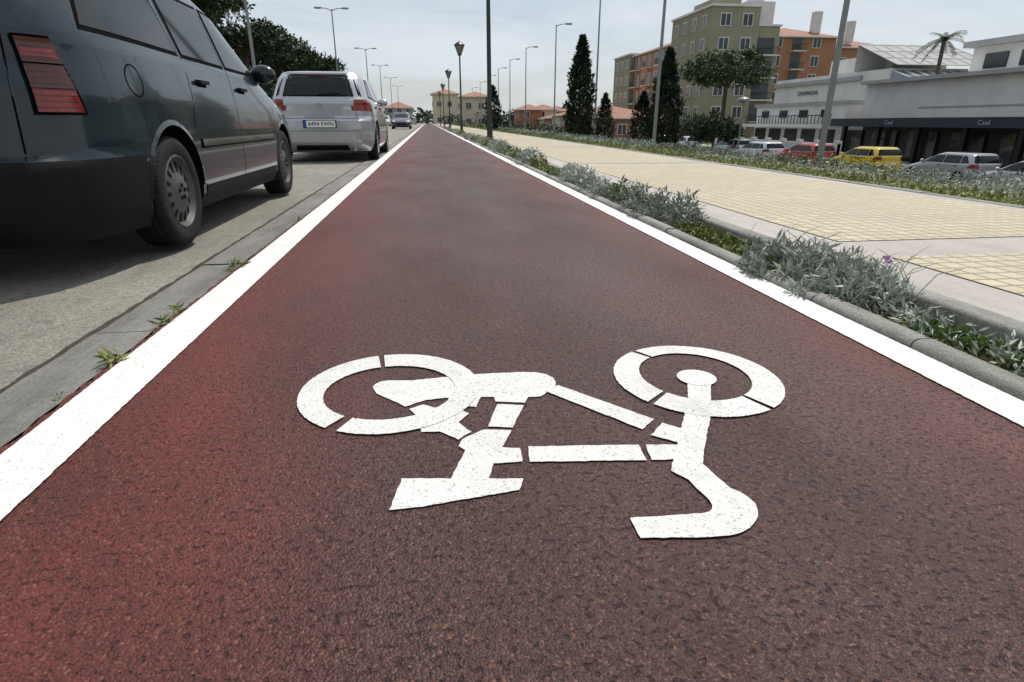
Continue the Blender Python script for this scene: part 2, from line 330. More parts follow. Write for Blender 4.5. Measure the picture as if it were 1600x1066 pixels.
# ---------- cars ----------
def make_car(name,loc,rz,S):
    e=empty(name,loc,rz); hw=S['W']/2; Ht=S['H']; belt=S['belt']; TP=S.get('taper',.045)
    HW=[(.16,hw*.93),(.24,hw*.975),(.36,hw*.995),(.55,hw),(.75,hw*.99),(belt-.03,hw*.955),(belt,hw*.94),(Ht-.13,hw*.94-.33*(Ht-.13-belt)),(Ht-.06,hw*.94-.33*(Ht-.13-belt)-.045)]
    nexp=[(.2,7),(belt-.05,7),(belt+.02,8),(Ht-.05,6)]
    def tp(y): return 1-TP*max(0,1-y)**2
    def par(z): return interp(S['rear'],z),interp(S['front'],z),interp(HW,z),interp(nexp,z)
    def X(y,z):
        yr,yf,h,n=par(z); t=min(1,abs(2*(y-(yr+yf)/2)/(yf-yr))); return tp(y)*h*max(0,1-t**n)**(1/n)
    def YR(x,z):
        yr,yf,h,n=par(z); h*=1-TP*.9; t=min(1,abs(x)/h); return (yr+yf)/2-(yf-yr)/2*max(0,1-t**n)**(1/n)
    def YF(x,z):
        yr,yf,h,n=par(z); t=min(1,abs(x)/h); return (yr+yf)/2+(yf-yr)/2*max(0,1-t**n)**(1/n)
    def outl(z,s,sc_=1.0):
        yr,yf,h,n=par(z); s=s%4; k=int(s); t=s-k; q=.5**(1/n); u=-q+2*q*t; v=(1-abs(u)**n)**(1/n)
        ux,uy=[(v,u),(-u,v),(-v,-u),(u,-v)][k]
        y=(yr+yf)/2+(yf-yr)/2*uy*(1-(1-sc_)*.6)
        return (h*ux*sc_*tp(y),y,z)
    hi=S.get('hi',True); ns,ne=(46,14) if hi else (24,7)
    zl=sorted(set([.16,.20,.24,.30,.36,.45,.5,.55,.65,.75,belt-.03,belt,belt+.02,Ht-.13,Ht-.09,Ht-.06]+[z for z,_ in S['rear']]+[z for z,_ in S['front']]+([.6,.7,.8,.85,1.1,1.2] if hi else [])))
    zl=[z for i,z in enumerate(zl) if z<=Ht-.06+1e-6 and (i==0 or z-zl[i-1]>.004)]
    ss=[k+i/(ns if k in(0,2) else ne) for k in range(4) for i in range(ns if k in(0,2) else ne)]
    B=MB(); rows=[[outl(z,s) for s in ss] for z in zl]
    for sc_,dz in ((.965,-.035),(.88,-.018),(.7,-.007),(.4,-.002)):
        rr=[]
        for s in ss:
            p=outl(Ht-.06,s,sc_); rr.append((p[0],p[1],Ht+dz))
        rows.append(rr)
    for r in rows: B.v+=r
    m=len(ss)
    for i in range(len(rows)-1):
        for j in range(m): B.f.append((i*m+j,i*m+(j+1)%m,(i+1)*m+(j+1)%m,(i+1)*m+j)); B.m.append(0)
    B.f.append(tuple(range(m))[::-1]); B.m.append(0); B.f.append(tuple((len(rows)-1)*m+j for j in range(m))); B.m.append(0)
    body=B.obj('body',[S['paint'],M_black,M_blackm],e)
    Rw=S['R']
    C=MB()
    for wy in S['wheels']:
        for sd in (1,-1):
            n=36; ra=Rw+.045; p0=[(sd*(hw-.30),wy+ra*math.cos(2*math.pi*k/n),Rw+.01+ra*math.sin(2*math.pi*k/n)) for k in range(n)]; p1=[(sd*(hw+.1),q[1],q[2]) for q in p0]
            if sd<0: p0,p1=p1,p0
            bb=len(C.v); C.v+=p0+p1
            C.f+= [tuple(bb+k for k in range(n))[::-1],tuple(bb+n+k for k in range(n))]; C.m+=[0,0]
            for k in range(n): C.f.append((bb+k,bb+(k+1)%n,bb+n+(k+1)%n,bb+n+k)); C.m.append(0)
    cut=C.obj('cut',[M_blackm],e)
    md=body.modifiers.new('b','BOOLEAN'); md.object=cut; md.operation='DIFFERENCE'; md.solver='EXACT'
    bpy.context.view_layer.update()
    dg=bpy.context.evaluated_depsgraph_get(); me=bpy.data.meshes.new_from_object(body.evaluated_get(dg))
    body.modifiers.clear(); body.data=me; bpy.data.objects.remove(cut)
    me.materials.clear()
    for q in (S['paint'],M_black,M_blackm): me.materials.append(q)
    for p in me.polygons:
        c=p.center; mi=0
        for wy in S['wheels']:
            if math.hypot(c.y-wy,c.z-Rw-.01)<Rw+.049 and hw-.32<abs(c.x)<X(c.y,c.z)-.012: mi=2
        if mi==0 and S.get('trim'): mi=S['trim'](c)
        if c.z<.165: mi=2
        p.material_index=mi; p.use_smooth=True
    me.set_sharp_from_angle(angle=math.radians(28))
    D=MB()
    mats=[M_glass,M_seam,M_red,M_redd,M_clear,S['paint'],M_chrome,M_tyre,S.get('hub',M_hub),M_hubd,M_white,M_blue,M_black]
    def quad(fn,q,mi,off,sd=1,nu=10,nv=6):
        rows=[]
        for j in range(nv+1):
            t=j/nv; row=[]
            for i in range(nu+1):
                s=i/nu; a=[q[0][k]*(1-s)+q[1][k]*s for k in (0,1)]; c=[q[3][k]*(1-s)+q[2][k]*s for k in (0,1)]
                row.append(fn(a[0]*(1-t)+c[0]*t,a[1]*(1-t)+c[1]*t,off,sd))
            rows.append(row)
        D.grid(rows,mi)
    fs=lambda y,z,o,sd:(sd*(X(y,z)+o),y,z)
    fr=lambda x,z,o,sd:(x,YR(x,z)-o,z)
    ff=lambda x,z,o,sd:(x,YF(x,z)+o*1.5,z+o)
    def fw(s,z,o,sd):
        p=outl(z,s); yr,yf,h,n=par(z); return (sd*p[0]*(1+o/h),p[1]+(o if p[1]>(yr+yf)/2 else -o),z)
    def line(fn,pts,wd,mi,off,sd=1):
        for a,c in zip(pts,pts[1:]):
            dx,dz=c[0]-a[0],c[1]-a[1]; L=math.hypot(dx,dz); nx,nz=-dz/L*wd/2,dx/L*wd/2
            quad(fn,[(a[0]-nx,a[1]-nz),(c[0]-nx,c[1]-nz),(c[0]+nx,c[1]+nz),(a[0]+nx,a[1]+nz)],mi,off,sd,max(1,int(L/.08)),1)
    for sd in (1,-1):
        for q in S['win']:
            cx=sum(p[0] for p in q)/4; cz=sum(p[1] for p in q)/4
            quad(fs,[(p[0]+(.022 if p[0]>cx else -.022),p[1]+(.02 if p[1]>cz else -.02)) for p in q],1,.002,sd)
            quad(fs,q,0,.005,sd)
        for q in S.get('seams',[]): line(fs,q,.006,1,.0018,sd)
        for (y,z) in S.get('handles',[]):
            quad(fs,[(y-.08,z-.02),(y+.08,z-.02),(y+.08,z+.02),(y-.08,z+.02)],1,.002,sd)
            D.box((sd*(X(y,z)+.016),y,z+.006),(.022,.15,.02),12)
        for (q,mi,off) in S.get('sidep',[]): quad(fs,q,mi,off,sd,16,3)
        for (s0,s1,z0,z1,mi,off) in S.get('wrap',[]): quad(fw,[(s0,z0),(s1,z0),(s1 if S.get('wsl') is None else s1-S['wsl']*(z1-z0),z1),(s0,z1)],mi,off,sd,18,5)
        my,mz=S['mirror']; mxx=sd*(X(my,mz)+.11)
        rows=[]
        for i in range(9):
            t=-math.pi/2+math.pi*i/8; rows.append([(mxx+math.cos(t)*.105*math.cos(a)*1.0,my+math.sin(t)*.055+.0,mz+math.cos(t)*.075*math.sin(a)) for a in [2*math.pi*k/14 for k in range(15)]])
        D.grid(rows,5 if S.get('mpaint',1) else 12); D.box((sd*(X(my,mz)+.01),my+.02,mz-.045),(.10,.05,.03),12)
        if hi:
            for wy in S['wheels']:
                ra=Rw+.045
                for k in range(28):
                    a0=math.radians(-8+196*k/28); a1=math.radians(-8+196*(k+1)/28)
                    P4=[(r*math.cos(a)+wy,r*math.sin(a)+Rw+.01) for a,r in ((a0,ra-.002),(a1,ra-.002),(a1,ra+.024),(a0,ra+.024))]
                    if min(p[1] for p in P4)>.26:
                        dk=S.get('trim') and S['trim'](Vector((0,sum(p[0] for p in P4)/4,sum(p[1] for p in P4)/4)))
                        D.face([(sd*(X(p[0],p[1])+(.007 if i<2 else .001)),p[0],p[1]) for i,p in enumerate(P4)],12 if dk else 5)
        for wy in S['wheels']:
            c=(sd*(hw-.012),wy,Rw); r=Rw; rr=r*.66
            D.lathex([(-.185,rr),(-.187,r*.9),(-.175,r*.985),(-.16,r),(-.128,r),(-.126,r-.008),(-.120,r-.008),(-.118,r),(-.085,r),(-.083,r-.008),(-.077,r-.008),(-.075,r),(-.045,r),(-.043,r-.007),(-.038,r-.007),(-.036,r*.997),(-.018,r*.985),(-.004,r*.93),(.002,r*.83),(-.003,r*.73),(-.010,rr)],c,48 if hi else 20,7,sd)
            D.lathex([(-.008,rr+.003),(-.004,rr-.006),(-.016,rr-.016),(-.030,rr*.84),(-.018,rr*.55),(-.008,rr*.38),(-.002,rr*.28),(-.002,rr*.08),(-.004,.001)],c,40 if hi else 16,8,sd)
            D.lathex([(-.17,rr*1.0),(-.16,.001)],c,20,9,sd)
            ksl=S.get('slots',12)
            for k in range(ksl):
                a=2*math.pi*k/ksl; w2=.30/ksl*6.28/2
                q=[]
                for rad,xx in ((rr*.56,-.016),(rr*.84,-.0265)):
                    for da in ((-w2*1.1,w2*1.1) if rad<rr*.7 else (w2*1.2,-w2*1.2)): q.append((c[0]+sd*xx,c[1]+rad*math.cos(a+da),c[2]+rad*math.sin(a+da)))
                D.face(q,9)
            for k in range(5):
                a=2*math.pi*k/5+.3; D.box((c[0]+sd*-.001,c[1]+rr*.18*math.cos(a),c[2]+rr*.18*math.sin(a)),(.008,.02,.02),9)
            if hi:
                for k in range(66):
                    a=2*math.pi*k/66
                    for x0,x1,rr0 in ((-.036,-.006,r*.99),(-.175,-.165,r*.985)):
                        p=[(c[0]+sd*x0,a-.008,r+.0012),(c[0]+sd*x0,a+.008,r+.0012),(c[0]+sd*x1,a+.008,r*.955),(c[0]+sd*x1,a-.008,r*.955)]
                        D.face([(q[0]+ (sd*.001),c[1]+q[2]*math.cos(q[1]),c[2]+q[2]*math.sin(q[1])) for q in p],9)
    for q in S['rwin']:
        quad(fr,[(p[0]*1.03,p[1]+(.018 if i>1 else -.018)) for i,p in enumerate(q)],1,.003); quad(fr,q,0,.006)
    for q in S['fwin']: quad(ff,q,0,.004)
    for (q,mi,off) in S.get('rearp',[]): quad(fr,q,mi,off,1,12,4)
    for (q,mi,off) in S.get('frontp',[]): quad(ff,q,mi,off,1,12,4)
    for q in S.get('rseams',[]): line(fr,q,.006,1,.002)
    if S.get('extra'): S['extra'](D,X,YR,YF,e)
    D.bx(-hw*.8,hw*.8,.35,S['L']-.35,.14,.2,12)
    D.obj('trim_and_wheels',mats,e,smooth=True,ang=40)
    return e
P_teal=mat('teal_car_paint',(.0018,.0115,.0170),.25,.0,var=.12,coat=.7,spec=.3)
P_silver=mat('silver_car_paint',(.42,.43,.45),.34,.65,var=.03,coat=1)
o=.10
def sh(L): return [[(a+o,b) for a,b in q] for q in L]
astra=dict(L=4.33,W=1.70,H=1.49,belt=.98,R=.290,wheels=(.97,3.50),paint=P_teal,mirror=(3.12,1.02),slots=14,taper=.05,wsl=.04,
 rear=[(.16,.10),(.24,.03),(.30,.0),(.47,.0),(.50,.015),(.52,.05),(.75,.065),(.98,.09),(1.2,.18),(1.36,.30),(1.43,.42)],
 front=[(.16,4.17),(.3,4.31),(.5,4.33),(.6,4.29),(.72,4.17),(.80,3.93),(.87,3.65),(.94,3.40),(.98,3.30),(1.2,2.96),(1.36,2.72),(1.43,2.55)],
 win=sh([[(.34,1.03),(1.25,1.015),(1.20,1.335),(.52,1.335)],[(1.34,1.012),(2.03,1.005),(2.02,1.34),(1.33,1.34)],[(2.12,1.005),(2.98,1.0),(2.60,1.33),(2.11,1.34)]]),
 seams=sh([[(1.20,.62),(1.27,.80),(1.295,1.0),(1.29,1.38)],[(2.075,.26),(2.075,1.38)],[(3.10,.26),(3.12,.75),(3.10,.98)],[(1.24,.30),(1.28,.275),(3.10,.275)],[(3.12,.86),(3.5,.84),(4.0,.72)]]+[[(.60+.07*math.cos(t*.4),.83+.07*math.sin(t*.4)) for t in range(17)]]),
 handles=[(1.58,.865),(2.40,.860)],
 sidep=[([(1.36,.50),(3.12,.50),(3.12,.555),(1.36,.555)],5,.008),([(1.36,.503),(3.12,.503),(3.12,.512),(1.36,.512)],1,.011),([(1.36,.235),(3.13,.235),(3.13,.285),(1.36,.285)],12,.004)],
 wrap=[(3.956,4.018,.675,.962,1,.0025),(3.958,4.014,.685,.765,2,.006),(3.958,4.012,.773,.857,3,.006),(3.958,4.010,.865,.952,3,.006),(3.960,4.005,.885,.915,2,.008)]+[(3.958,4.012,.70+k*.022,.704+k*.022,3,.0085) for k in range(11)],
 rwin=[[(-.60,1.04),(.60,1.04),(.50,1.35),(-.50,1.35)]],fwin=[[(-.66,1.02),(.66,1.02),(.55,1.36),(-.55,1.36)]],
 rearp=[([(-.26,.70),(.26,.70),(.26,.81),(-.26,.81)],10,.006)],
 rseams=[[(-.62,.53),(-.62,1.0)],[(.62,.53),(.62,1.0)]],
 frontp=[([(-.75,.56),(-.5,.56),(-.5,.68),(-.75,.68)],4,.006),([(.5,.56),(.75,.56),(.75,.68),(.5,.68)],4,.006)],
 trim=lambda c:1 if (c.z<.50 and (c.y<.66 or c.y>3.82)) or c.z<.24 else 0)
make_car('parked_car',(-2.18,2.54,0),0,astra)
def meg_extra(D,X,YR,YF,e):
    yy=YR(0,.61)-.012
    D.box((0,yy+.004,.61),(.54,.012,.125),1); D.box((.02,yy-.004,.61),(.47,.01,.105),10); D.box((-.237,yy-.004,.61),(.044,.01,.105),11)
    text('plate_number','6494 FWN',.092,M_txt,(.022,yy-.011,.61),(math.pi/2,0,0),e)
    for k in range(10): D.box((math.cos(k*.628)*.034,YR(0,.90)-.012,.90+math.sin(k*.628)*.034),(.022,.014,.022),6)
    D.box((0,YR(0,.735)-.01,.725),(.5,.03,.025),5)
    D.box((0,YR(0,1.385)-.03,1.40),(1.0,.10,.022),5); D.box((0,YR(0,1.375)-.07,1.385),(.3,.012,.018),2)
    D.tube([(0,.9,1.44),(0,.75,1.62)],[.006,.003],6,12)
    D.tube([(0,YR(0,1.07)-.02,1.07),(.36,YR(.36,1.08)-.02,1.09)],[.008,.005],6,12)
    D.tube([(.55,.02,.2),(.55,.3,.2)],[.025,.025],10,6)
meg=dict(L=4.21,W=1.78,H=1.46,belt=.98,R=.315,wheels=(.78,3.40),paint=P_silver,mirror=(2.92,1.02),slots=10,hub=M_hub2,wsl=.35,
 rear=[(.16,.16),(.24,.06),(.32,.02),(.5,0),(.66,.0),(.69,.03),(.74,.075),(.95,.07),(.98,.08),(1.03,.12),(1.2,.17),(1.34,.26),(1.40,.36)],
 front=[(.16,4.0),(.3,4.18),(.5,4.21),(.62,4.18),(.72,4.02),(.82,3.7),(.92,3.32),(.98,3.12),(1.2,2.7),(1.34,2.35),(1.40,2.1)],
 win=[[(.42,1.05),(.78,1.02),(.80,1.31),(.66,1.31)],[(.86,1.02),(1.72,1.01),(1.70,1.32),(.88,1.32)],[(1.80,1.01),(2.85,1.0),(2.35,1.29),(1.79,1.32)]],
 seams=[[(.82,.70),(.85,1.0),(.86,1.33)],[(1.76,.26),(1.76,1.33)],[(2.90,.26),(2.92,.98)]],handles=[(1.0,.88),(1.92,.88)],
 sidep=[([(1.15,.48),(3.0,.48),(3.0,.53),(1.15,.53)],5,.010)],
 wrap=[(3.85,4.075,.82,.90,2,.005),(3.89,4.06,.90,1.00,2,.005),(3.76,3.855,.83,.88,4,.004)],
 rwin=[[(-.68,1.06),(.68,1.06),(.58,1.345),(-.58,1.345)]],fwin=[[(-.66,1.0),(.66,1.0),(.55,1.34),(-.55,1.34)]],
 rseams=[[(-.62,.70),(-.56,1.03)],[(.62,.70),(.56,1.03)],[(-.70,.50),(.70,.50)],[(-.62,.70),(.62,.70)]],
 rearp=[([(-.45,.18),(.45,.18),(.42,.27),(-.42,.27)],12,.004)],extra=meg_extra)
make_car('silver_hatchback',(-1.79,10.85,0),0,meg)
def small(name,loc,rz,col,kind=0,metal=.0):
    p=mat(name+'_paint',col,.3,metal,var=.03,coat=1)
    s=dict(meg); s.update(paint=p,hi=False,extra=None,rearp=[([(-.26,.55),(.26,.55),(.26,.66),(-.26,.66)],10,.01)],frontp=[([(-.8,.6),(-.5,.6),(-.5,.72),(-.8,.72)],4,.01),([(.5,.6),(.8,.6),(.8,.72),(.5,.72)],4,.01),([(-.45,.35),(.45,.35),(.45,.5),(-.45,.5)],12,.01)],seams=s['seams'][:2])
    if kind==1: s.update(W=1.70,H=1.44,L=4.1)
    return make_car(name,loc,rz,s)
pi=math.pi
small('parked_car',(24.0,23.4,-2.09),0,(.36,.37,.38),1,.6)
small('parked_car',(24.3,29.6,-2.09),0,(.70,.50,.03))
small('parked_car',(24.2,35.0,-2.09),0,(.45,.03,.02))
small('parked_car',(23.2,38.8,-2.09),.1,(.66,.67,.68))
small('parked_car',(24.2,45.2,-2.09),0,(.45,.46,.48),0,.4)
small('parked_car',(24.4,54.5,-2.09),0,(.68,.68,.68))
small('parked_car',(22.6,18.0,-2.09),0,(.42,.43,.44),0,.5)
small('parked_car',(24.4,61.5,-2.09),0,(.10,.11,.13))
small('parked_car',(-2.4,62,0),pi,(.03,.04,.05))
small('parked_car',(-6.2,95,0),pi,(.5,.5,.52)); small('parked_car',(-6.0,120,0),0,(.08,.08,.1)); small('parked_car',(-3.2,130,0),0,(.4,.4,.4))
# ---------- lamps and poles ----------
M_lgl=mat('lantern_glass',(.20,.20,.18),.3)
def lantern(x,y,h):
    e=empty('lantern_post',(x,y,0)); b=MB()
    b.tube([(0,0,0),(0,0,.06),(0,0,.1),(0,0,.8),(0,0,.85),(0,0,h-.75)],[.14,.14,.09,.075,.055,.04],12)
    b.tube([(0,0,h-.75),(0,0,h-.68)],[.10,.12],10)
    b.obj('pole',[M_iron],e,True)
    b=MB(); b.tube([(0,0,h-.68),(0,0,h-.25)],[.10,.26],6,0); b.obj('lantern_glass',[M_lgl],e)
    b=MB()
    for k in range(6):
        a=k*pi/3; b.tube([(.10*math.cos(a),.10*math.sin(a),h-.68),(.265*math.cos(a),.265*math.sin(a),h-.25)],[.015,.015],5)
    b.tube([(0,0,h-.25),(0,0,h-.2),(0,0,h-.08),(0,0,h-.05),(0,0,h)],[.30,.30,.16,.05,.02],12); b.obj('cap_and_frame',[M_iron],e)
lantern(1.98,37,4.9); lantern(1.98,56,4.9); lantern(1.98,76,4.9); lantern(1.98,96,4.9)
def pole(name,x,y,z0,z1,r,m,arms=0,al=1.6,adir=0):
    e=empty(name,(x,y,z0)); h=z1-z0; b=MB()
    b.tube([(0,0,0),(0,0,.03)],[r*2.6,r*2.6],8); b.tube([(0,0,.03),(0,0,.5),(0,0,.52),(0,0,h)],[r*1.3,r*1.25,r,r*.55],12)
    b.obj('pole',[m],e,True)
    b=MB()
    for k in range(arms):
        s=1 if (k==0)==(adir>=0) else -1
        b.tube([(0,0,h-.1),(s*al*.5,0,h+.06),(s*al,0,h+.1)],[r*.5,r*.4,r*.35],8)
        b.box((s*(al+.28),0,h+.10),(.62,.24,.10)); b.box((s*(al+.30),0,h+.04),(.42,.18,.04),1)
    if arms: b.obj('lamp_heads',[M_steel,M_clear],e)
    return e
pole('tall_pole',2.02,20.5,.03,10,.075,M_iron)
for x,y in ((11.9,17.5),(11.6,31)): pole('street_lamp',x,y,-1.6,10.2,.10,M_steel,1,1.2,-1)
for y in (45,60,78,93,108,125,145,170): pole('street_lamp',12.2,y,-2.0,9.0,.085,M_steel,1,.9,1)
for y in (32,61,92,118,150,185): pole('double_street_lamp',-8,y,.1,10,.085,M_steel,2,.9)
for x,y in ((21,40),):
    e=empty('park_lamp',(x,y,-2.09)); b=MB(); b.tube([(0,0,0),(0,0,3.9)],[.07,.045],8); b.tube([(0,0,3.9),(0,0,4.0),(0,0,4.15),(0,0,4.25),(0,0,4.3)],[.12,.42,.40,.2,.02],14,1); b.obj('post_and_head',[M_steel,M_lgl],e,True)
# ---------- vegetation ----------
lv=Leaves()
def clump(x,y,rx,ry,h,n,L,mi,asp=.22,up=.4):
    c=blob(n,(x,y,0),(rx,ry,h),.5); c[:,2]=np.abs(c[:,2])-.01; lv.add(c,L,asp,up,mi)
for i in range(60):
    a=R.uniform(0,6.28); q=R.uniform(0,1)**.5
    clump(1.62+.20*q*math.cos(a),2.28+.44*q*math.sin(a),R.uniform(.04,.08),R.uniform(.05,.08),R.uniform(.09,.23)*(1-.45*q),110,R.uniform(.035,.055),0,.22,.6)
    if i%6==0: clump(1.65+.15*q*math.cos(a),2.30+.36*q*math.sin(a),.07,.07,.09,40,.04,1,.4)
for i in range(16): clump(1.63+R.uniform(-.09,.09),R.uniform(1.0,1.95),.05,.08,.04,60,.028,1,.5)
for i in range(16): clump(1.63+R.uniform(-.09,.09),R.uniform(1.0,2.0),.06,.09,.07,45,.038,0,.22)
for i in range(16): clump(1.63+R.uniform(-.09,.09),R.uniform(.9,2.0),.07,.1,.02,40,.03,3,.2,0)
for i in range(18): clump(1.63+R.uniform(-.07,.07),R.uniform(2.75,3.7),.06,.12,.05,100,.026,2 if i%3 else 1,.5)
y=3.75
while y<7.6:
    clump(1.62+R.uniform(-.10,.10),y,R.uniform(.07,.14),.12,R.uniform(.08,.22),200,.05,0 if R.random()<.85 else 1,.22,.6); y+=.085
for i in range(10): clump(1.63,R.uniform(7.4,9.5),.1,.2,.07,100,.04,R.choice((1,2)),.5)
y=9.3
while y<60:
    if R.random()<.82: clump(1.63+R.uniform(-.08,.10),y,R.uniform(.1,.22),.22,R.uniform(.08,.30),150,.065,0 if R.random()<.62 else R.choice((1,2)),.3)
    y+=.25 if y<25 else .6
lv.obj('bed_plants',[L_silver,L_green,L_yel,L_dry])
b=MB()
for i in range(130):
    x,y0=1.64+R.uniform(-.17,.17),2.28+R.uniform(-.40,.40); a=R.uniform(0,6.28); l=R.uniform(.08,.22)
    b.tube([(x,y0,0),(x+.4*l*math.cos(a),y0+.4*l*math.sin(a),l*.7),(x+.8*l*math.cos(a),y0+.8*l*math.sin(a),l*.9)],[.0024,.0018,.001],4,0,False)
b.obj('bed_stems',[L_silver])
lv=Leaves()
for (x,y0,z) in ((1.72,2.02,.15),(1.61,4.9,.19)):
    for k in range(6): lv.add(np.array([(x,y0,z)]),.026,.8,.2,0,.1)
lv.obj('bed_flowers',[M_flw])
lv=Leaves()
for x,y0,s in ((-.93,1.72,1),(-.93,2.20,.7),(-.925,2.05,.8),(-.93,2.9,1),(-.92,4.3,.6),(-.93,1.45,.35)):
    c=np.array([(x,y0,.003)])
    for k in range(int(30*s)+6):
        lv.add(c+np.array([(R.uniform(-.02,.02)*s,R.uniform(-.035,.035)*s,R.uniform(0,.012))]),.045*s,.2,.35,k%2,.4)
lv.obj('gutter_weeds',[L_green,L_yel])
lv=Leaves()
n=34000; yy=3+57*NR.uniform(0,1,n)**1.6; xx=NR.uniform(4.58,6.3,n)
hump=np.clip((xx-5.0)/.5,0,1)
hh=.045+.15*hump*(.5+.5*np.sin(yy*2.1+xx*3)*np.sin(xx*4+yy*.7))
c=np.stack([xx,yy,hh*NR.uniform(.0,1,n)],1)
sil=(np.sin(yy*1.3)+np.sin(xx*2.2+yy*.4)+NR.normal(0,.6,n)>-.3)&(xx>5.15)
Ls=.04+.0014*yy
for cond,k in ((sil,0),(~sil&(xx>5.3),1),(~sil&(xx<=5.3),2)): lv.add(c[cond],Ls[cond],.35,.5,k)
n=9000; yy=NR.uniform(60,220,n); xx=NR.uniform(4.7,7.0,n); lv.add(np.stack([xx,yy,NR.uniform(0,.3,n)],1),.28,.6,.4,1)
n=60; yy=3+40*NR.uniform(0,1,n)**1.5; lv.add(np.stack([NR.uniform(4.6,5.2,n),yy,NR.uniform(.05,.1,n)],1),.035,.8,.3,3)
lv.obj('hedge',[L_silver,L_hedge,L_yel,M_yfl])
def tree(name,x,y,z0,crown,rad,rz_,trunk_r,kind='pine',n=60,leaf=.3,per=90,m=L_pine):
    e=empty(name,(x,y,z0)); h=crown-z0; b=MB()
    if kind=='cypress':
        b.tube([(0,0,0),(0,0,h*.5)],[trunk_r,trunk_r*.4],8)
        b.obj('trunk',[M_bark],e,True); lv=Leaves(); N_=n*per; t=NR.uniform(0.02,1,N_); a=NR.uniform(0,6.283,N_)
        pr=rad*np.minimum(1,(t*7)**.6)*np.clip(1-((t-.25)/.76).clip(0)**2.2,.03,1)*(1+.16*np.sin(a*3+t*17)+.14*np.sin(a*5-t*31)+.12*np.sin(t*60+a))
        rr=pr*NR.uniform(.5,1.05,N_)**.5; lv.add(np.stack([rr*np.cos(a),rr*np.sin(a),t*h],1),leaf,.32,1.2,0); lv.obj('crown',[m],e); return e
    top=h-rz_*.9; lx=R.uniform(-.3,.3)*rad*.3
    b.tube([(0,0,-.05),(lx*.3,0,top*.5),(lx,0,top)],[trunk_r*1.2,trunk_r*.9,trunk_r*.6],10)
    lv=Leaves()
    for i in range(n):
        a=R.uniform(0,6.283); q=R.uniform(.15,1)**.5; f=R.uniform(-.9,.9) ; fl=(1-q*q)**.5
        c=Vector((lx+rad*q*math.cos(a),rad*q*math.sin(a),h-rz_+rz_*fl*f*(1 if f>0 else .55)+R.uniform(-.1,.1)*rz_))
        cr=R.uniform(.16,.30)*rad
        lv.add(blob(per,c,(cr,cr,cr*.6),.15),leaf,.35,.3,0)
        if i%3==0: b.tube([(lx,0,top*R.uniform(.75,1)),((lx+c.x)/2,c.y/2,(top+c.z)/2),tuple(c)],[trunk_r*.4,trunk_r*.22,trunk_r*.08],5,0,False)
    b.obj('trunk',[M_bark],e,True); lv.obj('crown',[m],e); return e
tree('stone_pine',24.2,49.3,-2.1,6.2,3.3,1.9,.20,n=80,leaf=.30,per=80,m=leafmat('pine_leaves_light',(.03,.055,.018),(.085,.12,.045)))
tree('cypress_tree',9.6,39.1,-.95,5.4,.80,0,.12,'cypress',60,.26,120,L_cyp)
tree('cypress_tree',13.4,46.6,-2.1,2.5,.70,0,.1,'cypress',30,.26,90,L_cyp)
tree('cypress_tree',15.7,40.3,-2.1,4.9,1.0,0,.12,'cypress',60,.28,120,L_cyp)
tree('cypress_tree',14.7,41.8,-2.1,2.4,.85,0,.1,'cypress',30,.26,90,L_cyp)
tree('cypress_tree',5.0,48,-.02,3.0,.6,0,.1,'cypress',20,.26,80,L_cyp)
tree('stone_pine',-16.9,47,-.1,10.9,4.8,2.6,.3,n=130,leaf=.40,per=100)
tree('stone_pine',-16.6,63,-.1,9.4,4.1,1.8,.28,n=90,leaf=.42,per=90)
tree('stone_pine',-17.2,78,-.1,9.6,4.4,2.2,.28,n=90,leaf=.45,per=80)
tree('stone_pine',-17,97,-.1,10.4,4.8,2.8,.28,n=100,leaf=.5,per=80)
tree('shade_tree',-18.5,74,-.1,6.6,4.8,3.2,.25,n=90,leaf=.5,per=80)
tree('shade_tree',-18.0,92,-.1,7.4,5.2,3.6,.25,n=90,leaf=.5,per=80)
tree('shade_tree',-17.5,110,-.1,7.6,5.2,3.7,.25,n=90,leaf=.6,per=70)
tree('shade_tree',-19,58,-.1,6.2,5.2,3.0,.25,n=90,leaf=.5,per=70)
tree('garden_tree',22,46,-2.1,1.4,1.7,1.5,.1,n=30,leaf=.4,per=50,m=L_far)
tree('garden_tree',30,66,-2.1,2.0,2.2,1.8,.1,n=30,leaf=.4,per=50,m=L_far)
def palm(x,y,z0,z1,s):
    e=empty('palm_tree',(x,y,z0)); h=z1-z0; b=MB(); b.tube([(0,0,0),(.1,0,h*.5),(0,0,h)],[.16*s,.12*s,.14*s],8); b.obj('trunk',[M_bark],e)
    b=MB()
    for k in range(26):
        a=k*2.4; el=R.uniform(-.3,1.1); pts=[]
        for i in range(7):
            t=i/6*1.7*s; pts.append(Vector((t*math.cos(a)*math.cos(el*.7),t*math.sin(a)*math.cos(el*.7),h+t*math.sin(el)-.30*t*t)))
        for i in range(6):
            p,q=pts[i],pts[i+1]; sd=Vector((-math.sin(a),math.cos(a),0))
            for s2 in (1,-1):
                for j in range(3):
                    o=p.lerp(q,j/3); b.face([o,o+sd*s2*.32*s*(1-i*.1)+(q-p)*.5+Vector((0,0,-.12)),o+(q-p)*.25])
    b.obj('fronds',[leafmat('palm_leaves',(.03,.05,.02),(.07,.09,.04))],e)
palm(42.0,48.3,-2.1,6.9,1.1)
lv=Leaves()
for i in range(420):
    a=R.uniform(-1.05,1.25); d=R.uniform(210,330); x,y=d*math.sin(a),d*math.cos(a)
    if -30<x<22 and y<330:
        if R.random()<.5: continue
    hh=R.uniform(2.5,6.5)*d/250; c=blob(60,(x,y,hh*.5-1),(R.uniform(4,9),5,hh*.55),.3); lv.add(c,1.8,.6,.3,0)
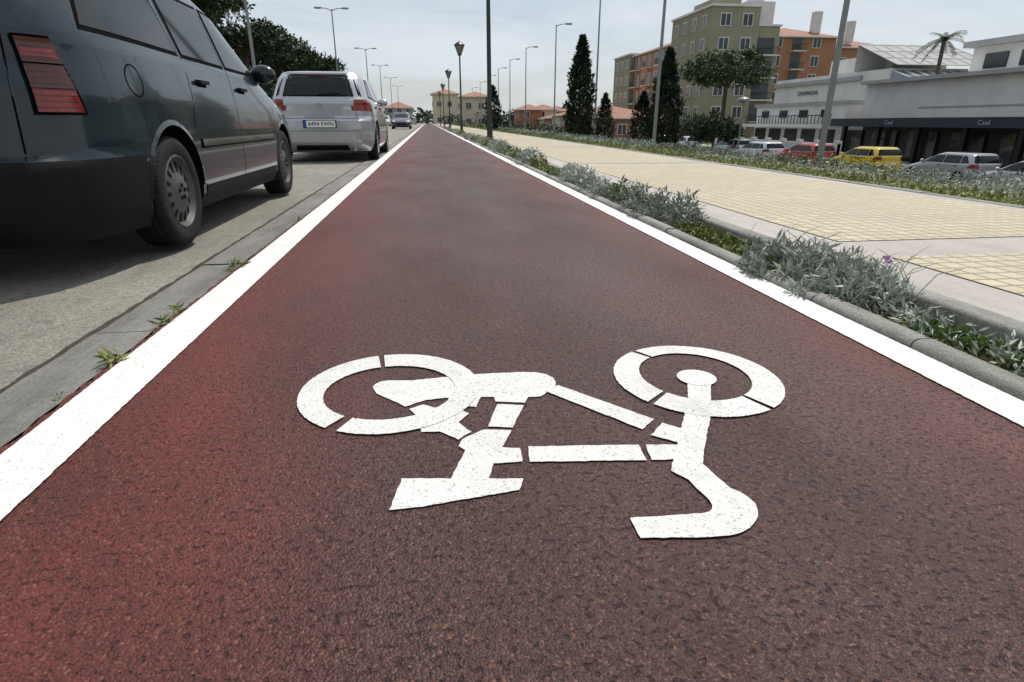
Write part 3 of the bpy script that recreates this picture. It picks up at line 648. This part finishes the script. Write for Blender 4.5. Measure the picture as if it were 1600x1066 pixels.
for i in range(90):
    y=R.uniform(45,150); x=-19-R.uniform(0,5); lv.add(blob(130,(x,y,1.6),(2.4,2.8,2.4),.3),.5,.4,.3,0)
for i in range(60):
    y=R.uniform(70,200); x=14+R.uniform(0,3)+y*.02; lv.add(blob(70,(x,y,-1.2),(1.2,2.4,R.uniform(.8,1.9)),.3),.5,.4,.3,0)
for i in range(40):
    y=R.uniform(140,210); x=R.uniform(-12,14)
    if abs(x)<4: continue
    lv.add(blob(60,(x,y,.8),(1.6,2.4,R.uniform(1.0,3.0)),.3),.6,.4,.3,0)
lv.obj('distant_trees',[L_far])
# ---------- buildings ----------
def wm(name,c,var=.12): return mat(name,c,.85,var=var,scale=.5)
W_white=wm('white_render',(.60,.59,.57)); W_cream=wm('cream_render',(.55,.48,.36)); W_olive=wm('olive_render',(.25,.24,.16)); W_terra=wm('terracotta_render',(.34,.16,.09)); W_or=wm('ochre_render',(.44,.21,.11)); W_grey=wm('grey_render',(.33,.33,.33))
M_roof=mat('clay_roof_tiles',(.28,.13,.085),.85,var=.3,scale=1.5,bump=.05,bscale=3); M_bgl=mat('window_glass',(.025,.03,.035),.08,var=.3,scale=.4,spec=.6); M_dark=mat('dark_shopfront',(.010,.011,.012),.35,var=.4,scale=.6,spec=.3); M_sky=mat('skylight_glass',(.16,.20,.24),.12,spec=.8,var=.2)
M_canopy=mat('dark_blue_canopy',(.010,.016,.028),.5,var=.2)
BM=[None,W_white,M_bgl,M_roof,M_dark,W_grey,M_iron,M_sky,M_canopy]
def bmats(w): return [w]+BM[1:]
def winx(b,x,y,z,w,h,sgn=-1):
    b.bx(x-.10,x+.02,y-w/2-.12,y+w/2+.12,z-.10,z+h+.12,1); b.bx(x-.13,x-.08,y-w/2,y+w/2,z,z+h,2); b.bx(x-.16,x-.12,y-.04,y+.04,z,z+h,1)
def winy(b,x,y,z,w,h):
    b.bx(x-w/2-.12,x+w/2+.12,y-.10,y+.02,z-.10,z+h+.12,1); b.bx(x-w/2,x+w/2,y-.13,y-.08,z,z+h,2); b.bx(x-.04,x+.04,y-.16,y-.12,z,z+h,1)
def balc_x(b,x,y,z,w,d=1.2):
    b.bx(x-.06,x+.02,y-w/2+.3,y+w/2-.3,z+.1,z+2.3,2); b.bx(x-d,x-.061,y-w/2,y+w/2,z-.1,z+.08,1); b.bx(x-d,x-d+.06,y-w/2,y+w/2,z+1.0,z+1.08,6)
    k=y-w/2
    while k<y+w/2: b.bx(x-d+.01,x-d+.04,k,k+.04,z+.08,z+1,6); k+=.22
def balc_y(b,x,y,z,w,d=1.2):
    b.bx(x-w/2+.3,x+w/2-.3,y-.06,y+.02,z+.1,z+2.3,2); b.bx(x-w/2,x+w/2,y-d,y-.061,z-.1,z+.08,1); b.bx(x-w/2,x+w/2,y-d,y-d+.06,z+1.0,z+1.08,6)
    k=x-w/2
    while k<x+w/2: b.bx(k,k+.05,y-d+.01,y-d+.04,z+.08,z+1,6); k+=.25
def hip(b,x0,x1,y0,y1,z,h,ov=.5,mi=3):
    x0-=ov;x1+=ov;y0-=ov;y1+=ov; b.bx(x0,x1,y0,y1,z,z+.18,1); z+=.181; cx=(x0+x1)/2; m=min(x1-x0,y1-y0)/2
    if y1-y0>=x1-x0: r0,r1=(cx,y0+m,z+h),(cx,y1-m,z+h)
    else: cy=(y0+y1)/2; r0,r1=(x0+m,cy,z+h),(x1-m,cy,z+h)
    a,b_,c,d=(x0,y0,z),(x1,y0,z),(x1,y1,z),(x0,y1,z)
    if y1-y0>=x1-x0: fs=[[a,b_,r0],[b_,c,r1,r0],[c,d,r1],[d,a,r0,r1]]
    else: fs=[[a,b_,r1,r0],[b_,c,r1],[c,d,r0,r1],[d,a,r0]]
    for f in fs: b.face(f,mi)
e=empty('olive_apartment_block'); b=MB(); z0=-2.1
b.bx(39,46,86,100,z0,15.3); b.bx(46.01,50,87.5,99,z0,13.2); b.bx(38.8,46.2,85.8,100.2,15.3,15.6,1); b.bx(41,45,90,97,15.6,17.0); b.bx(46.0,50.2,87.3,99.2,13.2,13.45,1)
for f in range(5):
    z=.6+f*2.95
    for y in (88.2,91.5,94.8,98): winx(b,39,y,z+.6,1.1,1.4)
    winy(b,41,86,z+.6,1.3,1.4); winy(b,44.2,86,z+.6,1.3,1.4)
    if f<4: balc_y(b,48,87.5,z,3.4)
b.bx(38.93,39.02,86.5,99.5,z0,.2,4); b.bx(39.5,45.5,85.93,86.02,z0,.2,4)
b.obj('walls_windows_balconies',bmats(W_olive),e)
e=empty('ochre_apartment_block'); b=MB()
b.bx(40,52,100.3,120,z0,12.2); hip(b,40,52,100.4,120,12.2,2.2)
for f in range(4):
    z=.9+f*2.9
    for i,y in enumerate((102.5,105.6,108.7,111.8,114.9,118)):
        (balc_x if i%2 else winx)(b,40,y,z+(0 if i%2 else .7),2.4 if i%2 else 1.2,*(() if i%2 else (1.4,)))
b.bx(39.2,40.02,100.5,120,.1,.5,1); b.bx(39.9,40.03,100.8,119.8,z0,.05,4)
b.obj('walls_windows_roof',bmats(W_or),e)
e=empty('olive_apartment_block'); b=MB(); b.bx(39.2,46,120.7,131,z0,12.6,0); b.bx(39,46.2,120.6,131.2,12.6,12.9,1)
for f in range(4):
    for y in (122.5,125.5,128.5): winx(b,39.2,y,1.6+f*2.9,1.2,1.4)
b.obj('walls_windows',bmats(W_olive),e)
e=empty('terracotta_apartment_block'); b=MB()
b.bx(54,66,98,112,z0,13.2); hip(b,54,66,98,112,13.2,2.0); b.bx(66.1,78,100,112,z0,12.0); hip(b,66.7,78,100,112,12.0,1.8)
b.bx(53,58,104,109,13,19.2,1); b.bx(54.5,56.5,105,107,19.2,20.6,1); b.bx(55.0,56.0,105.5,106.5,20.6,21.6,4); b.bx(63,64.2,100,101.2,14,17.3,1); b.bx(70,71,101,102,13,16.2,1)
for f in range(5):
    z=.4+f*2.7
    for i,x in enumerate((56,59.3,62.6)): (balc_y if i==1 else winy)(b,x,98,z+(0 if i==1 else .6),2.2 if i==1 else 1.2,*(() if i==1 else (1.4,)))
    for x in (69,72.5,76):
        if f<4: winy(b,x,100,z+.6,1.2,1.4)
    for y in (100,104,108): winx(b,54,y,z+.6,1.2,1.4)
b.obj('walls_windows_roof',bmats(W_terra),e)
e=empty('white_showroom_building'); b=MB()
b.bx(44,52,56,76,z0,5.4,0); b.bx(43.7,44.02,60,76,4.6,5.0,5); b.bx(47,52,60,70,5.4,7.2,0)
for i in range(6): b.bx(43.93,44.01,58+i*3,60+i*3,1.0,2.2,2)
b.face([(43.6,55,5.6),(54,55,5.6),(54,61,7.9),(43.6,61,7.9)],5)
for i in range(9):
    x=43.6+i*1.3; b.tube([(x,54.97,5.63),(x,61,7.93)],[.05,.05],4,1)
for i in range(4):
    t=i/3; b.tube([(43.6,55+6*t,5.63+2.3*t),(54,55+6*t,5.63+2.3*t)],[.05,.05],4,1)
b.face([(43.6,61,7.9),(54,61,7.9),(54,61,5.4),(43.6,61,5.4)],0)
b.bx(44,52,50,55.9,z0,3.3,0)
b.face([(43.8,50,3.4),(52,50,3.4),(52,55.9,5.2),(43.8,55.9,5.2)],7); b.face([(43.8,50,3.4),(43.8,55.9,5.2),(43.8,55.9,3.4)],7)
for i in range(8):
    x=43.8+i*1.17; b.tube([(x,49.97,3.42),(x,55.9,5.23)],[.06,.06],4,1)
b.obj('walls_skylight_roof',bmats(W_white),e)
text('sign','CERAMINOVA',.62,M_txt,(43.90,69,3.7),(pi/2,0,-pi/2),e,.01)
e=empty('low_white_building'); b=MB()
b.bx(33.6,40,47,61,-2.0,2.0,0); b.bx(33.4,40.2,46.9,61.2,2.0,2.25,5); b.bx(32.2,33.4,46.9,61,.15,.42,0)
for i in range(5): b.bx(33.5,33.63,48+i*2.7,49.9+i*2.7,-1.9,.0,4)
for i in range(4): b.bx(33.5,33.63,49+i*3.2,50.2+i*3.2,1.0,1.6,2)
for k in range(28): b.bx(32.25,32.30,47+k*.5,47.05+k*.5,.42,1.1,6)
b.bx(32.22,32.32,46.9,61,1.1,1.17,6)
b.obj('walls_windows_railing',bmats(W_white),e)
e=empty('garden_wall'); b=MB(); b.bx(29.8,30.05,42,62,-2.1,-.9,0)
for k in range(9): b.bx(29.7,30.15,42+k*2.4,42.4+k*2.4,-2.1,-.7,0)
b.obj('wall',[W_white],e)
e=empty('shop_building'); b=MB()
b.bx(34.2,45,14,45.5,-2.0,.3,4); b.bx(34,45.2,13.8,45.7,.9,3.3,0); b.bx(33.4,34.8,13.8,45.7,3.3,3.55,5); b.bx(31.6,45,13.8,45.9,.3,.86,8)
b.bx(40,56,24,43,3.3,5.7,0); b.bx(39.4,56.4,23.4,43.4,5.7,6.1,5); b.bx(33.97,34.03,20,40,1.5,1.62,5)
for i in range(9):
    y=15+i*3.7; b.bx(32,32.3,y,y+.3,-1.98,.3,4)
    b.bx(34.05,34.19,y+.7,y+3.2,-1.8,.0,2)
for i in range(6): b.bx(39.9,40.02,26+i*2.8,27.8+i*2.8,4.2,5.2,2)
for i in range(10):
    t0=i*pi/2/10; t1=(i+1)*pi/2/10
    b.tube([(48,36,6.1+1.3*math.sin(t0)),(48,36,6.1+1.3*math.sin(t1))],[2.2*math.cos(t0),2.2*math.cos(t1)+.01],16,1)
b.obj('walls_canopy_roof',bmats(W_white),e)
M_sg=mat('sign_letters',(.22,.28,.34),.5)
for y in (39.5,32): text('canopy_sign','Casal',.38,M_sg,(31.55,y,.58),(pi/2,0,-pi/2),e,.01)
def villa(name,x0,x1,y0,y1,z0,z1,w,rh=1.5,fl=2):
    e=empty(name); b=MB(); b.bx(x0,x1,y0,y1,z0,z1); hip(b,x0,x1,y0,y1,z1,rh,.6)
    fh=(z1-z0)/fl
    for f in range(fl):
        k=y0+1.8
        while k<y1-1: winx(b,x0,k,z0+f*fh+1,1.2,1.3); k+=3
        k=x0+1.8
        while k<x1-1: winy(b,k,y0,z0+f*fh+1,1.2,1.3); k+=3
    b.obj('walls_roof_windows',bmats(w),e)
villa('cream_villa',8,15,150,162,-1,6.0,W_cream,1.2)
villa('white_villa',1.8,9,185,197,-.5,8.0,W_cream,1.4)
villa('white_villa',9.5,16,205,215,-.5,6.5,W_white,1.4)
villa('dark_roofed_house',-14,-5,215,228,0,4.8,W_grey,2.0)
for i in range(9): villa('terracotta_house',22+i*4.6,27.5+i*4.6,150+i*5,160+i*5,-2.1,3.0+R.uniform(-.5,1.8),R.choice((W_terra,W_or,W_cream,W_white)),1.2)
for i in range(7): villa('terrace_house',24+R.uniform(0,3),34,88-0+i*9.2,95.5+i*9.2,-2.1,1.2+R.uniform(-.4,.8),R.choice((W_terra,W_or,W_cream)),1.0,1)
